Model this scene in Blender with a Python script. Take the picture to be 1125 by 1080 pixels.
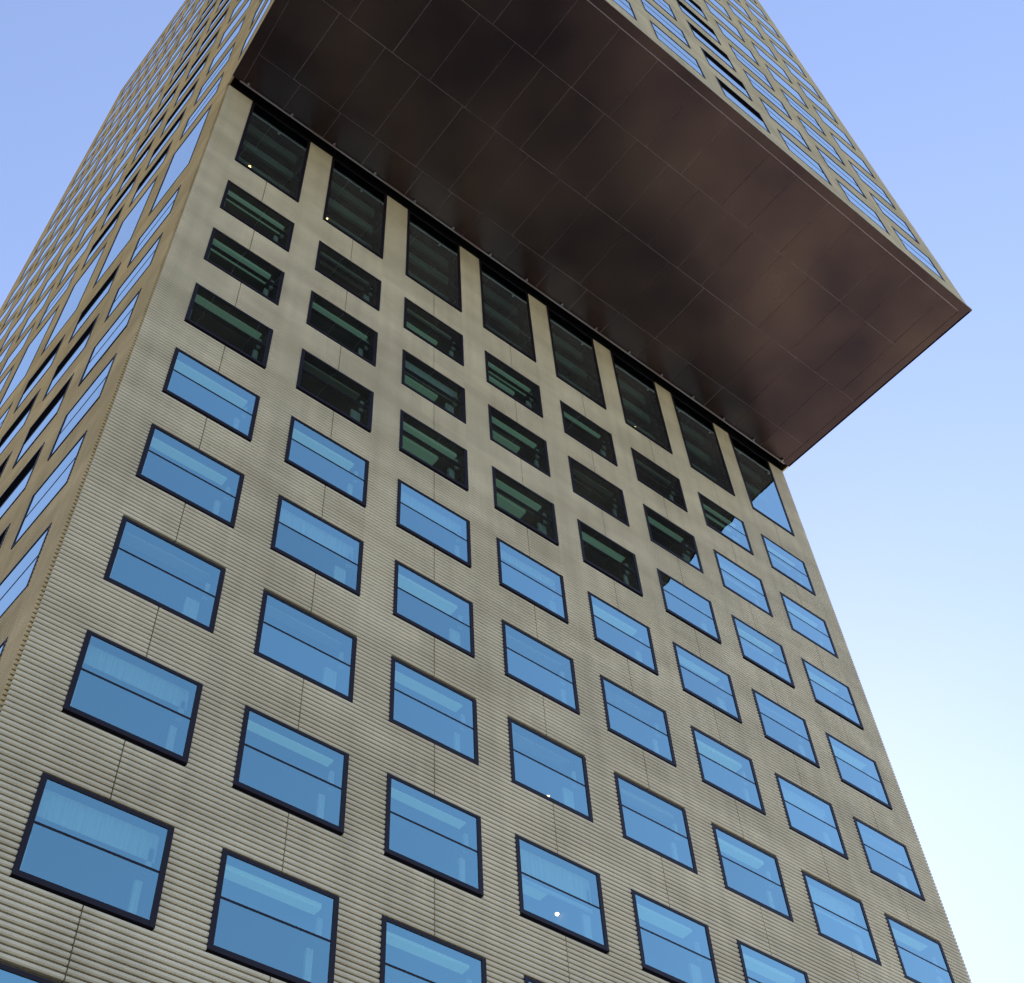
import bpy, bmesh, math, random
from mathutils import Vector, Matrix
random.seed(7)
for o in list(bpy.data.objects): bpy.data.objects.remove(o)
SC = bpy.context.scene
COL = SC.collection
S = 3.4                       # metres per facade module
Z0 = 11.36 * S + 1.65         # height of the reference line above the ground
def P(x, y, z): return Vector((x * S, y * S, z * S + Z0))

# ------------------------------------------------------------------ camera
cam_d = bpy.data.cameras.new('camera'); cam = bpy.data.objects.new('camera', cam_d); COL.objects.link(cam)
R = [[0.7787, -0.6255, -0.0490], [0.4787, 0.6428, -0.5980], [0.4055, 0.4423, 0.8000]]
right, down, fwd = Vector(R[0]), Vector(R[1]), Vector(R[2])
fwd.normalize(); right = (right - fwd * right.dot(fwd)).normalized(); down = fwd.cross(right)
M = Matrix((right, -down, -fwd)).transposed().to_4x4()
CAM = Vector((-1.413, -5.0719, -11.3596))
M.translation = P(*CAM)
cam.matrix_world = M
F = 1418.68
cam_d.sensor_width = 36; cam_d.lens = F / 1125 * 36; cam_d.clip_end = 5000; cam_d.clip_start = 0.1
SC.camera = cam
def px(x, y, z):
    v = Vector((x, y, z)) - CAM
    d = v.dot(fwd)
    return (F * v.dot(right) / d + 562.5, F * v.dot(down) / d + 540) if d > 0 else (-1e4, -1e4)

# ------------------------------------------------------------------ sky and sun
SUN_EL, SUN_AZ = 37.0, 33.0      # azimuth measured from +X towards +Y
w = bpy.data.worlds.new('World'); SC.world = w; w.use_nodes = True
nt = w.node_tree; nt.nodes.clear()
sky = nt.nodes.new('ShaderNodeTexSky'); sky.sky_type = 'NISHITA'; sky.sun_disc = False
sky.sun_elevation = math.radians(SUN_EL)
sky.sun_rotation = math.radians(90 - SUN_AZ)
sky.air_density = 1.0; sky.dust_density = 0.07; sky.ozone_density = 2.0
bg = nt.nodes.new('ShaderNodeBackground'); bg.inputs['Strength'].default_value = 0.15
wo = nt.nodes.new('ShaderNodeOutputWorld')
gm = nt.nodes.new('ShaderNodeGamma'); gm.inputs['Gamma'].default_value = 0.8
tn = nt.nodes.new('ShaderNodeMix'); tn.data_type = 'RGBA'; tn.blend_type = 'MULTIPLY'; tn.inputs[0].default_value = 1.0
tn.inputs[7].default_value = (1.10, 1.02, 1.13, 1)
nt.links.new(sky.outputs[0], gm.inputs[0]); nt.links.new(gm.outputs[0], tn.inputs[6]); nt.links.new(tn.outputs[2], bg.inputs[0]); nt.links.new(bg.outputs[0], wo.inputs[0])
sd = bpy.data.lights.new('sun', 'SUN'); sun = bpy.data.objects.new('sun', sd); COL.objects.link(sun)
sd.energy = 4.0; sd.angle = math.radians(0.53); sd.color = (1.0, 0.93, 0.82)
e, a = math.radians(SUN_EL), math.radians(SUN_AZ)
sv = Vector((math.cos(e) * math.cos(a), math.cos(e) * math.sin(a), math.sin(e)))
sun.rotation_euler = sv.to_track_quat('Z', 'Y').to_euler()
SC.view_settings.view_transform = 'Standard'; SC.view_settings.look = 'None'
SC.view_settings.exposure = 1.2; SC.view_settings.gamma = 1
SC.render.engine = 'CYCLES'
SC.cycles.max_bounces = 8; SC.cycles.transparent_max_bounces = 12

# ------------------------------------------------------------------ materials
def mat(name, col, rough=0.6, metal=0.0, spec=0.5):
    m = bpy.data.materials.new(name); m.use_nodes = True
    b = m.node_tree.nodes['Principled BSDF']
    b.inputs['Base Color'].default_value = (*col, 1); b.inputs['Roughness'].default_value = rough
    b.inputs['Metallic'].default_value = metal; b.inputs['Specular IOR Level'].default_value = spec
    return m
def noisy(name, c1, c2, scale, rough=0.6, metal=0.0, stretch=(1, 1, 1), detail=5, bump=0.0, bscale=None, rr=None):
    m = mat(name, c1, rough, metal); n = m.node_tree; b = n.nodes['Principled BSDF']
    tc = n.nodes.new('ShaderNodeTexCoord'); mp = n.nodes.new('ShaderNodeMapping'); mp.inputs['Scale'].default_value = stretch
    n.links.new(tc.outputs['Object'], mp.inputs[0])
    ns = n.nodes.new('ShaderNodeTexNoise'); ns.inputs['Scale'].default_value = scale; ns.inputs['Detail'].default_value = detail
    n.links.new(mp.outputs[0], ns.inputs['Vector'])
    cr = n.nodes.new('ShaderNodeValToRGB'); cr.color_ramp.elements[0].color = (*c1, 1); cr.color_ramp.elements[1].color = (*c2, 1)
    cr.color_ramp.elements[0].position = 0.35; cr.color_ramp.elements[1].position = 0.68
    n.links.new(ns.outputs['Fac'], cr.inputs[0]); n.links.new(cr.outputs[0], b.inputs['Base Color'])
    if rr:
        mr = n.nodes.new('ShaderNodeMapRange'); mr.inputs['To Min'].default_value = rr[0]; mr.inputs['To Max'].default_value = rr[1]
        n.links.new(ns.outputs['Fac'], mr.inputs[0]); n.links.new(mr.outputs[0], b.inputs['Roughness'])
    if bump:
        n2 = n.nodes.new('ShaderNodeTexNoise'); n2.inputs['Scale'].default_value = bscale or scale; n2.inputs['Detail'].default_value = 2
        n.links.new(tc.outputs['Object'], n2.inputs['Vector'])
        bp = n.nodes.new('ShaderNodeBump'); bp.inputs['Strength'].default_value = bump; bp.inputs['Distance'].default_value = 1.0
        n.links.new(n2.outputs['Fac'], bp.inputs['Height']); n.links.new(bp.outputs[0], b.inputs['Normal'])
    return m
def vary(m, amt, scale_xyz):
    """adds per-sheet tone differences (white noise on a grid) to a noisy() material"""
    n = m.node_tree; b = n.nodes['Principled BSDF']
    tc = n.nodes.new('ShaderNodeTexCoord'); mp = n.nodes.new('ShaderNodeMapping'); mp.inputs['Scale'].default_value = scale_xyz
    n.links.new(tc.outputs['Object'], mp.inputs[0])
    fl = n.nodes.new('ShaderNodeVectorMath'); fl.operation = 'FLOOR'; n.links.new(mp.outputs[0], fl.inputs[0])
    wn = n.nodes.new('ShaderNodeTexWhiteNoise'); n.links.new(fl.outputs[0], wn.inputs['Vector'])
    mr = n.nodes.new('ShaderNodeMapRange'); mr.inputs['To Min'].default_value = 1 - amt; mr.inputs['To Max'].default_value = 1 + amt
    n.links.new(wn.outputs['Value'], mr.inputs[0])
    hs = n.nodes.new('ShaderNodeHueSaturation'); src = b.inputs['Base Color'].links[0].from_socket
    n.links.new(src, hs.inputs['Color']); n.links.new(mr.outputs[0], hs.inputs['Value']); n.links.new(hs.outputs[0], b.inputs['Base Color'])
    ms = n.nodes.new('ShaderNodeMapping'); ms.inputs['Scale'].default_value = (1.6, 1.6, 0.09); n.links.new(tc.outputs['Object'], ms.inputs[0])
    n3 = n.nodes.new('ShaderNodeTexNoise'); n3.inputs['Scale'].default_value = 1.4; n3.inputs['Detail'].default_value = 6; n.links.new(ms.outputs[0], n3.inputs['Vector'])
    m3 = n.nodes.new('ShaderNodeMapRange'); m3.inputs['From Min'].default_value = 0.3; m3.inputs['From Max'].default_value = 0.6; m3.inputs['To Min'].default_value = 0.87; n.links.new(n3.outputs['Fac'], m3.inputs[0])
    mm = n.nodes.new('ShaderNodeMath'); mm.operation = 'MULTIPLY'; n.links.new(mr.outputs[0], mm.inputs[0]); n.links.new(m3.outputs[0], mm.inputs[1]); n.links.new(mm.outputs[0], hs.inputs['Value'])
    return m
M_RIB = vary(noisy('champagne_metal', (0.58, 0.50, 0.32), (0.74, 0.65, 0.435), 0.35, 0.5, 0.0, stretch=(1, 1, 2.5), rr=(0.45, 0.6)), 0.05, (1 / (0.5 * S), 1 / (0.5 * S), 1 / (1.0 * S)))
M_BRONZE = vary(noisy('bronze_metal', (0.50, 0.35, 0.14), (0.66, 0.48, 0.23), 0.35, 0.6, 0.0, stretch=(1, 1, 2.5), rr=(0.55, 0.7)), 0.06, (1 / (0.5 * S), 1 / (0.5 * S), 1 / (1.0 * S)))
M_BACK = mat('wall_backing', (0.10, 0.09, 0.07), 0.7)
M_FRAME = mat('dark_frame', (0.012, 0.008, 0.014), 0.5, 0.0, 0.25)
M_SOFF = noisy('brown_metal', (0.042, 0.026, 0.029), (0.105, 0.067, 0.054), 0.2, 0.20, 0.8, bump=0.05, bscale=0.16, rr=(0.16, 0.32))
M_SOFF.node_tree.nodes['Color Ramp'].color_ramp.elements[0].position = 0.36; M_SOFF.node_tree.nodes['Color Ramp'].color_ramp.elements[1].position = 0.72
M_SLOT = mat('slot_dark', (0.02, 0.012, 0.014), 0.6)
M_RAIL = mat('rail_metal', (0.35, 0.30, 0.30), 0.4, 0.6)
M_BLACK = mat('black_panel', (0.005, 0.005, 0.006), 1.0, spec=0.0)
M_DIM = mat('ceiling_dim', (0.55, 0.56, 0.53), 0.8)
M_CEIL = mat('ceiling_dark', (0.10, 0.10, 0.10), 0.8)
M_PALE_GLOW = mat('pale_glow', (0.75, 0.75, 0.72), 0.8)
M_PALE_GLOW.node_tree.nodes['Principled BSDF'].inputs['Emission Color'].default_value = (0.45, 0.8, 0.62, 1)
M_PALE_GLOW.node_tree.nodes['Principled BSDF'].inputs['Emission Strength'].default_value = 0.11  # faint green glow added to brighten the dark rooms, not a light fitting
M_CURT = noisy('curtain_fabric', (0.6, 0.62, 0.6), (0.8, 0.8, 0.78), 3.0, 0.9, stretch=(12, 12, 0.3))
M_ROOM = mat('room_wall', (0.25, 0.24, 0.22), 0.9)
M_SCREEN = noisy('screen_slats', (0.30, 0.36, 0.34), (0.46, 0.52, 0.49), 2.0, 0.7, stretch=(0.3, 0.3, 14))
M_ROOF = mat('roofing', (0.2, 0.2, 0.2), 0.9)
def glass(name, tint, refl, base):
    m = bpy.data.materials.new(name); m.use_nodes = True; n = m.node_tree; n.nodes.clear()
    out = n.nodes.new('ShaderNodeOutputMaterial'); mx = n.nodes.new('ShaderNodeMixShader')
    g = n.nodes.new('ShaderNodeBsdfGlossy'); g.inputs['Roughness'].default_value = 0.0; g.inputs['Color'].default_value = (*refl, 1)
    t = n.nodes.new('ShaderNodeBsdfTransparent'); t.inputs['Color'].default_value = (*tint, 1)
    ge = n.nodes.new('ShaderNodeNewGeometry'); dt = n.nodes.new('ShaderNodeVectorMath'); dt.operation = 'DOT_PRODUCT'
    n.links.new(ge.outputs['Incoming'], dt.inputs[0]); n.links.new(ge.outputs['Normal'], dt.inputs[1])
    ab = n.nodes.new('ShaderNodeMath'); ab.operation = 'ABSOLUTE'; n.links.new(dt.outputs['Value'], ab.inputs[0])
    iv = n.nodes.new('ShaderNodeMath'); iv.operation = 'SUBTRACT'; iv.inputs[0].default_value = 1.0; n.links.new(ab.outputs[0], iv.inputs[1])
    fr = n.nodes.new('ShaderNodeMath'); fr.operation = 'POWER'; fr.inputs[1].default_value = 3.0; n.links.new(iv.outputs[0], fr.inputs[0])
    mr = n.nodes.new('ShaderNodeMapRange'); mr.inputs['To Min'].default_value = base
    n.links.new(fr.outputs[0], mr.inputs[0]); oi = n.nodes.new('ShaderNodeObjectInfo'); mo = n.nodes.new('ShaderNodeMapRange'); mo.inputs['To Min'].default_value = base - 0.05; mo.inputs['To Max'].default_value = base + 0.06
    n.links.new(oi.outputs['Random'], mo.inputs[0]); n.links.new(mo.outputs[0], mr.inputs['To Min']); n.links.new(mr.outputs[0], mx.inputs[0])
    gc = n.nodes.new('ShaderNodeMix'); gc.data_type = 'RGBA'; gc.inputs[6].default_value = (*refl, 1); gc.inputs[7].default_value = (1, 1, 1, 1)
    n.links.new(fr.outputs[0], gc.inputs[0]); n.links.new(gc.outputs[2], g.inputs['Color'])
    n.links.new(t.outputs[0], mx.inputs[1]); n.links.new(g.outputs[0], mx.inputs[2]); n.links.new(mx.outputs[0], out.inputs[0])
    # very slight waviness of float glass
    tc = n.nodes.new('ShaderNodeTexCoord'); ns = n.nodes.new('ShaderNodeTexNoise'); ns.inputs['Scale'].default_value = 0.5
    bp = n.nodes.new('ShaderNodeBump'); bp.inputs['Strength'].default_value = 0.3; bp.inputs['Distance'].default_value = 0.05
    n.links.new(tc.outputs['Object'], ns.inputs['Vector']); n.links.new(ns.outputs['Fac'], bp.inputs['Height']); n.links.new(bp.outputs[0], g.inputs['Normal'])
    return m
M_GLASS = glass('window_glass', (0.62, 0.82, 0.74), (0.50, 0.95, 1.0), 0.48)

# ------------------------------------------------------------------ mesh helpers
class MB:
    def __init__(s, o=(0, 0), d=(1, 0), nrm=(0, -1)):
        s.v = []; s.f = []; s.o = o; s.d = d; s.n = nrm
    def pt(s, u, k, z):      # u along wall, k outward, z up (modules)
        return (s.o[0] + s.d[0] * u + s.n[0] * k, s.o[1] + s.d[1] * u + s.n[1] * k, z)
    def box(s, u0, u1, k0, k1, z0, z1, skip=''):
        b = len(s.v)
        for u in (u0, u1):
            for k in (k0, k1):
                for z in (z0, z1): s.v.append(s.pt(u, k, z))
        fs = {'l': (0, 1, 3, 2), 'r': (4, 6, 7, 5), 'i': (0, 4, 5, 1), 'o': (2, 3, 7, 6), 'b': (0, 2, 6, 4), 't': (1, 5, 7, 3)}
        for c, f in fs.items():
            if c not in skip: s.f.append(tuple(b + i for i in f))
    def rib(s, u0, u1, za, zb):
        b = len(s.v)
        for u in (u0, u1):
            for k, z in ((-0.004, za), (RK * 0.75, za), (RK, za + 0.007), (RK * 0.92, zb), (-0.004, zb)): s.v.append(s.pt(u, k, z))
        for i in range(4): s.f.append((b + i, b + i + 1, b + i + 6, b + i + 5))
        s.f.append(tuple(b + i for i in range(5))); s.f.append(tuple(b + 5 + i for i in range(5)))
    def quad(s, *p):
        b = len(s.v); s.v += list(p); s.f.append(tuple(range(b, b + len(p))))
    def build(s, name, m, parent=None, origin=None):
        o3 = P(*(origin or (0, 0, 0)))
        me = bpy.data.meshes.new(name); me.from_pydata([tuple(P(*q) - o3) for q in s.v], [], s.f); me.update()
        bm = bmesh.new(); bm.from_mesh(me); bmesh.ops.recalc_face_normals(bm, faces=bm.faces); bm.to_mesh(me); bm.free()
        me.materials.append(m)
        o = bpy.data.objects.new(name, me); COL.objects.link(o)
        if parent is not None: o.parent = parent; o.location = o3 - wloc(parent)
        else: o.location = o3
        return o
def wloc(o):
    v = Vector(o.location)
    while o.parent: o = o.parent; v += o.location
    return v
def tag(o, label=None, cat=None, group=None, kind=None):
    for k, v in (('label', label), ('category', cat), ('group', group), ('kind', kind)):
        if v: o[k] = v
    return o

# ------------------------------------------------------------------ the tower
GZ = -Z0 / S
tower = bpy.data.objects.new('tower_block', None); COL.objects.link(tower); tower.location = P(3.9, 4, GZ)
tag(tower, 'tall beige ribbed metal tower with rows of windows and a brown-bellied overhanging upper block', 'building')

ROOFZ = 20.5; TOP = 2.05
W = 0.72
rows_low = [(0.0 - 1.01 * i, 0.585) for i in range(10)]          # (top z, height)
rows_up = [(3.08 + 1.035 * k, 0.63) for k in range(17)]
TALL = (2.035, 1.545)
RIB = 0.0357; RH = 0.0228; RK = 0.023

def wall(name, mt, o, d, nrm, L, z0, z1, wins, seams):
    """ribbed cladding: boxes proud of a dark backing, run between the window openings"""
    bk = MB(o, d, nrm); rb = MB(o, d, nrm)
    us = sorted({0.0, L} | {w[0] for w in wins} | {w[1] for w in wins})
    zs = sorted({z0, z1} | {w[2] for w in wins} | {w[3] for w in wins})
    for i in range(len(us) - 1):
        for j in range(len(zs) - 1):
            uc, zc = (us[i] + us[i + 1]) / 2, (zs[j] + zs[j + 1]) / 2
            if any(a < uc < b and c < zc < e for a, b, c, e in wins): continue
            bk.quad(bk.pt(us[i], -0.004, zs[j]), bk.pt(us[i + 1], -0.004, zs[j]), bk.pt(us[i + 1], -0.004, zs[j + 1]), bk.pt(us[i], -0.004, zs[j + 1]))
    for w_ in wins:         # reveals
        a, b, c, e = w_
        bk.box(a, b, -0.07, -0.004, c, e, 'io')
    n = int((z1 - z0) / RIB)
    byz = {}
    for k in range(n + 1):
        za = z0 + k * RIB; zb = za + RH
        if zb > z1 + 1e-6: break
        cut = [(w[0], w[1]) for w in wins if w[2] < zb and w[3] > za]
        cuts = sorted(cut + ([] if cut else [(s - 0.0035, s + 0.0035) for s in seams]))
        u = -RK if z0 < 100 else 0.0
        u = 0.0
        for a, b in cuts + [(L, L)]:
            if a > u + 1e-4: rb.rib(u, a, za, zb)
            u = max(u, b)
    bo = bk.build('wall_backing', M_BACK, tower, (o[0], o[1], z0))
    wo_ = rb.build('cladding', mt, tower, (o[0], o[1], z0))
    return wo_

FW, FT = 0.031, 0.05
def frame_mb(F_, u, z, w, h, FW=FW):
    m = MB(*F_)
    k0, k1 = -0.06, 0.026
    m.box(u, u + FW, k0, k1, z, z + h); m.box(u + w - FW, u + w, k0, k1, z, z + h)
    m.box(u + FW, u + w - FW, k0, k1 - 0.001, z, z + FW); m.box(u + FW, u + w - FW, k0, k1 - 0.001, z + h - FW * 0.7, z + h)
    return m
def window(F_, u, ztop, w, h, detail, black=False, tall=False, store=None):
    FW = 0.031 if F_ is FRONT else 0.016
    z = ztop - h
    org = MB(*F_).pt(u + w / 2, 0, z)
    fm = frame_mb(F_, u, z, w, h, FW)
    mid = z + h * 0.52
    a, b = u + FW, u + w - FW
    if store is not None:
        for src, key in ((fm, 'f'),):
            off = len(store[key].v); store[key].v += src.v; store[key].f += [tuple(i + off for i in f) for f in src.f]
        g = store['g']; off = len(g.v); t = MB(*F_); t.box(a, b, 0.016, 0.0205, z + FW, (mid if black else z + h - FW * .7), 'lribt')
        g.v += t.v; g.f += [tuple(i + off for i in f) for f in t.f]
        t = MB(*F_)
        if black: t.box(a, b, -0.01, 0.0212, mid, z + h - FW * .7)
        t.box(a, b, -0.12, -0.10, z + FW, z + h)
        k = store['k']; off = len(k.v); k.v += t.v; k.f += [tuple(i + off for i in f) for f in t.f]
        return
    fo = fm.build('tall_window' if tall else 'window', M_FRAME, tower, org)
    if tall:
        m = MB(*F_); m.box(a, b, 0.016, 0.0205, z + FW, z + h - FW * 0.7, 'lribt'); m.build('pane', M_GLASS, fo, org)
        for zb in (0.23, 0.68, 1.10):
            m = MB(*F_); m.box(a, b, -0.03, -0.008, z + zb + random.uniform(-.01, .01), z + zb + 0.04); m.build('rail', M_FRAME, fo, org)
        if detail:
            for zb, hh in ((0.30, 0.26), (0.76, 0.24), (1.18, 0.22)):
                m = MB(*F_); m.box(a + 0.02, b - 0.02, -0.16, -0.13, z + zb, z + zb + hh); m.build('slat_screen', M_SCREEN, fo, org)
            if detail == 3: m = MB(*F_); m.box(a + 0.05, b - 0.03, -0.13, -0.11, z + 0.05, z + 0.22); m.build('pale_panel', M_PALE_GLOW, fo, org)  # added glowing panel, brightens the foot of the tall window
    else:
        tb = 0.006
        m = MB(*F_); m.box(a, b, -0.01, 0.0225, mid - tb, mid + tb); m.build('transom', M_FRAME, fo, org)
        m = MB(*F_); m.box(a, b, 0.016, 0.0205, z + FW, mid - tb, 'lribt'); m.build('pane', M_GLASS, fo, org)
        m = MB(*F_)
        if black: m.box(a, b, -0.01, 0.0212, mid + tb, z + h - FW * 0.7); m.build('vent_panel', M_BLACK, fo, org)
        else: m.box(a, b, 0.016, 0.0205, mid + tb, z + h - FW * 0.7, 'lribt'); m.build('pane', M_GLASS, fo, org)
    if detail:   # the room seen behind the glass
        r = MB(*F_); r.box(u - 0.1, u + w + 0.1, -1.2, -0.07, z - 0.1, ztop + 0.04, 'o'); r.build('room', M_CEIL if not tall else M_ROOM, fo, org)
        if not tall:
            dz_ = random.uniform(-0.03, 0.015); m = MB(*F_); m.box(a + 0.01, b - random.choice((0.03, 0.03, 0.06)), random.uniform(-0.15, -0.11), -0.05, ztop - 0.035 + dz_, ztop + 0.02); m.build('pale_panel', random.choice((M_PALE_GLOW, M_PALE_GLOW, M_DIM)), fo, org)  # pale strip at the ceiling, most with the added glow, no lamp
            q = random.uniform(-0.03, 0.015); wq = random.choice((0.0, 0.0, 0.02, 0.05))
            if random.random() < 0.12:
                m = MB(*F_); m.box(a + 0.01, b - 0.01, -0.045, -0.04, ztop - random.uniform(0.12, 0.3), ztop - 0.03); m.build('roller_blind', M_CURT, fo, org)
            m = MB(*F_)
            m.box(b - 0.085 + q - wq, b - 0.045 + q, -0.06, -0.04, z + FW, mid - 0.04)
            m.box(b - 0.05, b - 0.022, -0.06, -0.04, mid + 0.02, ztop - 0.12)
            m.build('curtain', M_CURT, fo, org)
            m = MB(*F_); m.box(a + 0.004, a + 0.018, -0.04, -0.02, z + FW, mid - 0.045); m.build('curtain', M_CURT, fo, org)
            if detail == 2:
                m = MB(*F_); m.box(a + 0.12, b - 0.12, -0.42, -0.2, ztop - 0.01, ztop + 0.03); m.build('pale_panel', M_PALE_GLOW, fo, org)  # extra ceiling panel with added glow to lighten these rooms
    else:
        r = MB(*F_); r.box(a, b, -0.12, -0.10, z + FW, z + h); r.build('dark_backing', M_BLACK if black else M_ROOM, fo, org)  # plain dark sheet behind the glass in place of a room
    return fo

# faces: origin, direction, outward normal, length
def face(p, q):
    dx, dy = q[0] - p[0], q[1] - p[1]; L = math.hypot(dx, dy); d = (dx / L, dy / L)
    return (p, d, (d[1], -d[0])), L
A0 = (-0.28, 0.0); A1 = (8.0, 0.0)                 # main front, left and right corner
B0 = (-0.28 - 0.05 * 8.75, 8.75)                      # far end of the left side
C0 = (-0.505, -3.04); C1 = (8.10, -3.04)            # overhang front corners
D1 = (8.0, 8.75)
FRONT, LF = face(A0, A1)
LEFT, LL = face(B0, A0)       # runs from the far end to the corner
OVF, LO = face(C0, C1)
OVL, LOL = face(A0, C0)
OVR, LOR = face(C1, A1)
RIGHT, LR = face(A1, D1)
BACK, LB = face(D1, B0)

specs = []      # (face, name, u, ztop, w, h, detail, black, tall)
fw, sw = [], []
for c in range(8):
    u = c + 0.28
    for i, (zt, h) in enumerate(rows_low): specs.append(('F', FRONT, u, zt, W, h, 2 if (c in (2, 3) and i < 3) or (c == 3 and i in (6, 7)) else 1, 0, 0))
    specs.append(('F', FRONT, u, TALL[0], W, TALL[1], 3 if c in (2, 3, 4) else 1, 0, 1))
NL = 8; PL = 1.03
for c in range(NL):
    u = LL - 0.28 - c * PL - W
    blk = c in (1, 2)
    for zt, h in rows_low: specs.append(('L', LEFT, u, zt, W, h, 0, blk and zt < 1, 0))
    specs.append(('L', LEFT, u, TALL[0] + 0.02, W, TALL[1], 0, 0, 1))
    for zt, h in rows_up: specs.append(('L', LEFT, u, zt, W, h, 0, blk, 0))
for c in range(8):
    u = 0.505 + 0.02 + c * 1.012
    for zt, h in rows_up: specs.append(('O', OVF, u, zt, W, h, 0, c == 4, 0))
for c in range(3):
    for zt, h in rows_up: specs.append(('S', OVL, 0.15 + c * 0.97, zt, W, h, 0, 0, 0))
for c in range(8):
    for zt, h in rows_low + rows_up: specs.append(('R', RIGHT, 0.3 + c * 1.03, zt, W, h, 0, 0, 0))
for c in range(3):
    for zt, h in rows_up: specs.append(('Q', OVR, 0.15 + c * 0.97, zt, W, h, 0, 0, 0))
def area(s):
    if s[0] in 'RQ': return -2.0
    m = MB(*s[1]); u, zt, w_, h = s[2:6]
    q = [px(*m.pt(a_, 0, b_)) for a_, b_ in ((u, zt), (u + w_, zt), (u + w_, zt - h), (u, zt - h))]
    cx = sum(p[0] for p in q) / 4; cy = sum(p[1] for p in q) / 4
    ar = abs(sum(q[i][0] * q[(i + 1) % 4][1] - q[(i + 1) % 4][0] * q[i][1] for i in range(4))) / 2
    vis = any(0 < p[0] < 1125 and 0 < p[1] < 1080 for p in q)
    return ar if vis else -1.0
for key, Fc, L, z0, z1 in (('F', FRONT, LF, GZ, TOP), ('L', LEFT, LL, GZ, ROOFZ), ('O', OVF, LO, TOP + 0.02, ROOFZ), ('S', OVL, LOL, TOP + 0.02, ROOFZ),
                           ('R', RIGHT, LR, GZ, ROOFZ), ('Q', OVR, LOR, TOP + 0.02, ROOFZ), ('B', BACK, LB, GZ, ROOFZ)):
    ws = [(s[2], s[2] + s[4], s[3] - s[5], s[3]) for s in specs if s[0] == key]
    ws = [q for q in ws if q[2] > z0]
    z00 = z0 if key in 'OS' else TOP - RIB * math.ceil((TOP - z0) / RIB)
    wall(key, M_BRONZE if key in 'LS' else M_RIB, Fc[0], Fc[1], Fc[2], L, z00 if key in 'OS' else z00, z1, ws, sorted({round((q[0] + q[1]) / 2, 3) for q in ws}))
big = sorted((s for s in specs if not s[8]), key=area, reverse=True)[:100]
ids = {id(s) for s in big}
store = {k: MB() for k in 'fgk'}
for s in specs:
    if s[3] - s[5] < GZ: continue
    if s[8] and s[0] == 'F' or id(s) in ids or (s[8] and area(s) > 0):
        window(s[1], s[2], s[3], s[4], s[5], s[6], bool(s[7]), bool(s[8]))
    else:
        window(s[1], s[2], s[3], s[4], s[5], 0, bool(s[7]), False, store)
fr = store['f'].build('distant_windows', M_FRAME, tower); tag(fr, kind='stuff')
tag(store['g'].build('panes', M_GLASS, fr), kind='stuff'); tag(store['k'].build('dark_panels', M_BLACK, fr), kind='stuff')  # dark sheets in place of rooms, plus the black upper panels

# roof
rf = MB(); zt = ROOFZ
rf.quad((*A0, zt), (*C0, zt), (*C1, zt), (*A1, zt), (*D1, zt), (*B0, zt)); rf.build('roof', M_ROOF, tower)
cp = MB()
for Fc, L in ((LEFT, LL), (OVF, LO), (OVL, LOL), (OVR, LOR), (RIGHT, LR), (BACK, LB)):
    m = MB(*Fc); m.box(0, L, -0.05, 0.027, ROOFZ, ROOFZ + 0.04); off = len(cp.v); cp.v += m.v; cp.f += [tuple(i + off for i in f) for f in m.f]
cp.build('coping', M_FRAME, tower)

# ------------------------------------------------------------------ belly of the overhang
sof = MB()
YS = -0.12
def xl(y): return A0[0] + (C0[0] - A0[0]) * (y / C0[1])
def xr(y): return A1[0] + (C1[0] - A1[0]) * (y / C1[1])
B = 0.10; g = 0.005
sof_root = MB(); zc = TOP
# border strips (flat trims round the edge) stand 2 mm lower than the panels
sof_root.quad((xl(-3.04) , -3.04 , zc + .0075), (xr(-3.04), -3.04, zc + .0075), (xr(YS), YS, zc + .0075), (xl(YS), YS, zc + .0075))
so = sof_root.build('soffit', mat('seam_metal', (0.36, 0.28, 0.28), 0.5, 0.3), tower, (3.9, -1.5, TOP))
def soff_panel(name, pts, th=0.012, tilt=None):
    m = MB(); low = []; z = TOP
    for i, (x, y) in enumerate(pts): low.append((x, y, z + (tilt[i] if tilt else 0)))
    up = [(x, y, TOP + th) for x, y in pts]
    m.quad(*low)
    for i in range(len(pts)):
        j = (i + 1) % len(pts); m.quad(low[i], low[j], up[j], up[i])
    return m
def merge(dst, m):
    off = len(dst.v); dst.v += m.v; dst.f += [tuple(i + off for i in f) for f in m.f]
edge = MB()
merge(edge, soff_panel('', [(xl(-3.06) - .02, -3.07), (xr(-3.06) + .02, -3.07), (xr(-2.96) - B, -2.97), (xl(-2.97) + B, -2.97)]))
merge(edge, soff_panel('', [(xr(-3.06) + .02, -3.07), (xr(YS) + .02, YS), (xr(YS) - B, YS), (xr(-2.97) - B, -2.97)]))
merge(edge, soff_panel('', [(xl(-3.06) - .02, -3.07), (xl(-2.97) + B, -2.97), (xl(YS) + B, YS), (xl(YS) - .02, YS)]))
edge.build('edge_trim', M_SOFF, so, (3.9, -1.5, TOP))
ys = [YS - 0.01, -0.47, -1.32, -2.18, -2.96]
pan = MB()
rj = random.Random(3)
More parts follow.
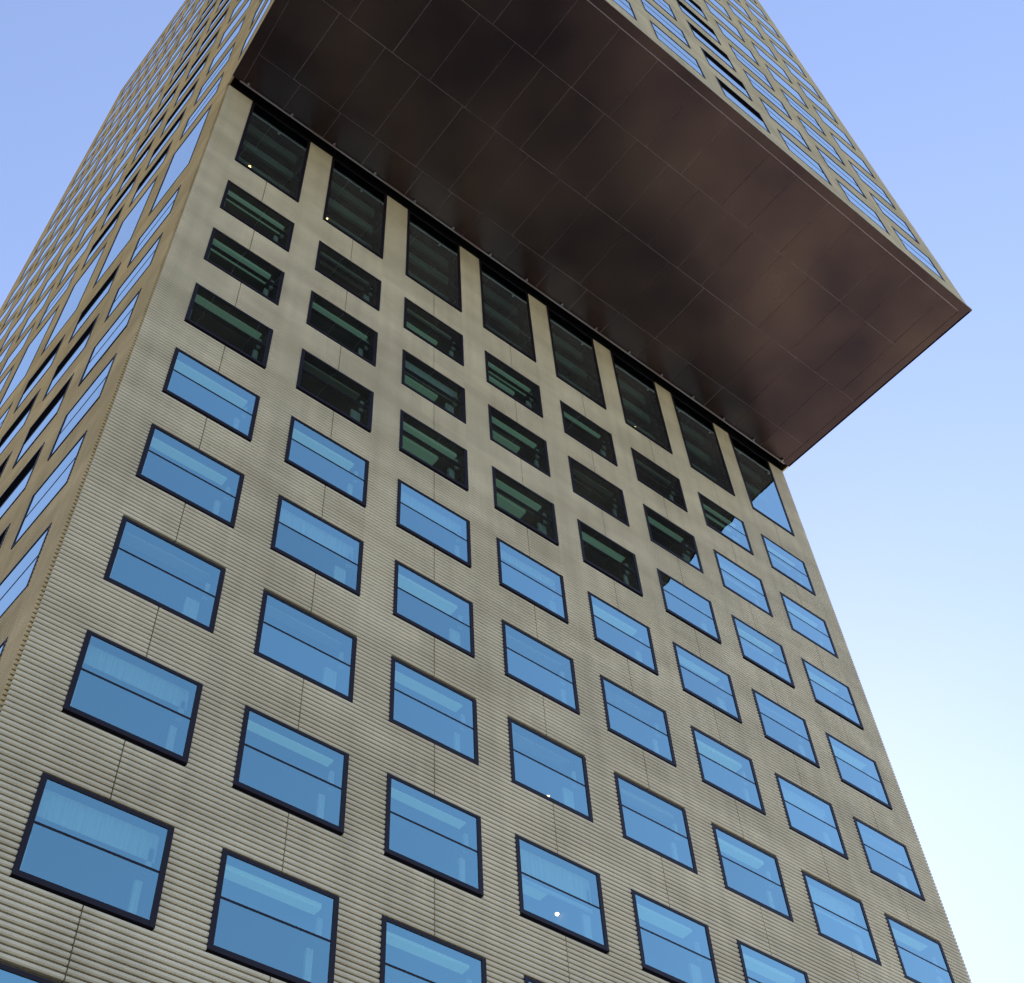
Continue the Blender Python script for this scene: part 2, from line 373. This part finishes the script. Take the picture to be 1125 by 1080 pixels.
for r in range(4):
    ya, yb = ys[r], ys[r + 1]
    x0, x1 = -0.4, 8.1
    step = [0.50, 0.56, 0.47, 0.53][r]
    xs = []; x = -0.35 + [0.15, 0.0, 0.2, 0.1][r]
    while x < 7.9: xs.append(x); x += step * rj.choice((0.8, 1, 1, 1.15))
    lo, hi = xl((ya + yb) / 2) + B + g, 0
    xs = [v for v in xs if v > xl(ya) + B + .12 and v < xr(ya) - B - .12]
    xs = [None] + xs + [None]
    for i in range(len(xs) - 1):
        def L_(y): return xs[i] + g / 2 if xs[i] is not None else xl(y) + B + g
        def R_(y): return xs[i + 1] - g / 2 if xs[i + 1] is not None else xr(y) - B - g
        t = [rj.uniform(0, 0.0065) for _ in range(4)]
        merge(pan, soff_panel('', [(L_(ya), ya - g / 2), (R_(ya), ya - g / 2), (R_(yb), yb + g / 2), (L_(yb), yb + g / 2)], 0.012, t))
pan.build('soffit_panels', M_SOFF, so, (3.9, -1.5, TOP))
# recessed slot between belly and wall, rail with brackets
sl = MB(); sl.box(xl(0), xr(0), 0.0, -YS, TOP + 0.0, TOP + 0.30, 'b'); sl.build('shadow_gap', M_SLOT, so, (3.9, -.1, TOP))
rl = MB(); rl.box(-0.22, 7.92, -YS + 0.0, -YS + 0.014, TOP - 0.028, TOP - 0.012); ro = rl.build('rail', M_RAIL, so, (3.9, -.15, TOP))
proto = None
for i in range(16):
    x = -0.13 + 0.533 * i
    if proto is None:
        m = MB(); m.box(x - 0.012, x + 0.012, -YS + 0.003, -YS + 0.036, TOP - 0.03, TOP - 0.004); m.box(x - 0.005, x + 0.005, -YS + 0.036, -YS + 0.045, TOP - 0.02, TOP - 0.002)
        proto = m.build('bracket', M_RAIL, ro, (x, YS, TOP)); b_ = proto
    else:
        b_ = proto.copy(); COL.objects.link(b_); b_.parent = ro; b_.location = P(x, YS, TOP) - wloc(ro)
# lower front fascia of the overhang
fa = MB(*OVF); fa.box(-0.02, LO + 0.02, -0.02, 0.036, TOP + 0.012, TOP + 0.05); fa.build('drip_edge', M_RIB, tower, (3.9, -3.04, TOP))

# ------------------------------------------------------------------ lamps in the rooms
M_LAMP = bpy.data.materials.new('lamp_glow'); M_LAMP.use_nodes = True
b = M_LAMP.node_tree.nodes['Principled BSDF']; b.inputs['Base Color'].default_value = (1, .8, .55, 1)
b.inputs['Emission Color'].default_value = (1.0, 0.58, 0.25, 1); b.inputs['Emission Strength'].default_value = 5
def lamp(x, y, z, label, r=0.016):
    root = bpy.data.objects.new('ceiling_lamp', None); COL.objects.link(root); root.location = P(x, y, z)
    tag(root, label, 'lamp', 'warm lamps glowing behind the windows')
    def disc(name, r1, r2, z0, z1, m):
        bm = bmesh.new(); bmesh.ops.create_cone(bm, cap_ends=True, segments=20, radius1=r1 * S, radius2=r2 * S, depth=(z1 - z0) * S)
        bmesh.ops.translate(bm, verts=bm.verts, vec=(0, 0, (z0 + z1) / 2 * S))
        me = bpy.data.meshes.new(name); bm.to_mesh(me); bm.free(); me.materials.append(m)
        o = bpy.data.objects.new(name, me); COL.objects.link(o); o.parent = root
    disc('housing', r * 1.5, r * 1.2, 0.0, 0.02, M_RAIL)
    bm = bmesh.new(); bmesh.ops.create_uvsphere(bm, u_segments=16, v_segments=10, radius=r * S)
    me = bpy.data.meshes.new('bulb'); bm.to_mesh(me); bm.free(); me.materials.append(M_LAMP)
    o = bpy.data.objects.new('bulb', me); COL.objects.link(o); o.parent = root
LAMPS = [((0.195, 0.095, 0.814), 'warm lamp behind the leftmost tall dark window under the overhang', .014),
         ((1.103, 0.095, 0.820), 'warm lamp behind the second tall dark window from the left', .011),
         ((5.299, 0.095, 0.796), 'warm lamp behind the sixth tall window from the left, third from the right', .009),
         ((6.304, 0.095, 0.778), 'warm lamp behind the seventh tall window from the left, second from the right', .009),
         ((3.713, 0.4, -5.121), 'small lamp at the bottom edge of a blue window, directly above the brighter lamp', .013),
         ((3.793, 0.5, -6.035), 'bright lamp in the blue window near the bottom centre', .015)]
for (x, y, z), lb, r in LAMPS: lamp(x, y, z, lb, r)

# ------------------------------------------------------------------ ground
def sheet(name, x0, x1, y0, y1, z, m, th=0):
    me = bpy.data.meshes.new(name); bm = bmesh.new()
    v = [bm.verts.new(q) for q in ((x0, y0, z), (x1, y0, z), (x1, y1, z), (x0, y1, z))]; f = bm.faces.new(v)
    if th:
        r = bmesh.ops.extrude_face_region(bm, geom=[f]); bmesh.ops.translate(bm, verts=[q for q in r['geom'] if isinstance(q, bmesh.types.BMVert)], vec=(0, 0, -th))
    bmesh.ops.recalc_face_normals(bm, faces=bm.faces)
    bm.to_mesh(me); bm.free(); me.materials.append(m)
    o = bpy.data.objects.new(name, me); COL.objects.link(o); o['kind'] = 'structure'; return o
M_GRD = noisy('ground_mix', (0.10, 0.11, 0.06), (0.22, 0.20, 0.16), 0.03, 0.9)
M_PAVE = noisy('paving', (0.30, 0.28, 0.25), (0.38, 0.36, 0.33), 0.6, 0.8)
M_ROAD = noisy('asphalt', (0.045, 0.045, 0.05), (0.07, 0.07, 0.07), 1.5, 0.85)
sheet('ground', -3000, 3000, -3000, 3000, 0, M_GRD)
sheet('plaza', -25, 120, -22, 60, 0.12, M_PAVE, 0.15)
sheet('road', -400, 400, -36, -24, 0.008, M_ROAD)
sheet('pavement', -400, 400, -42, -36.5, 0.12, M_PAVE, 0.15)
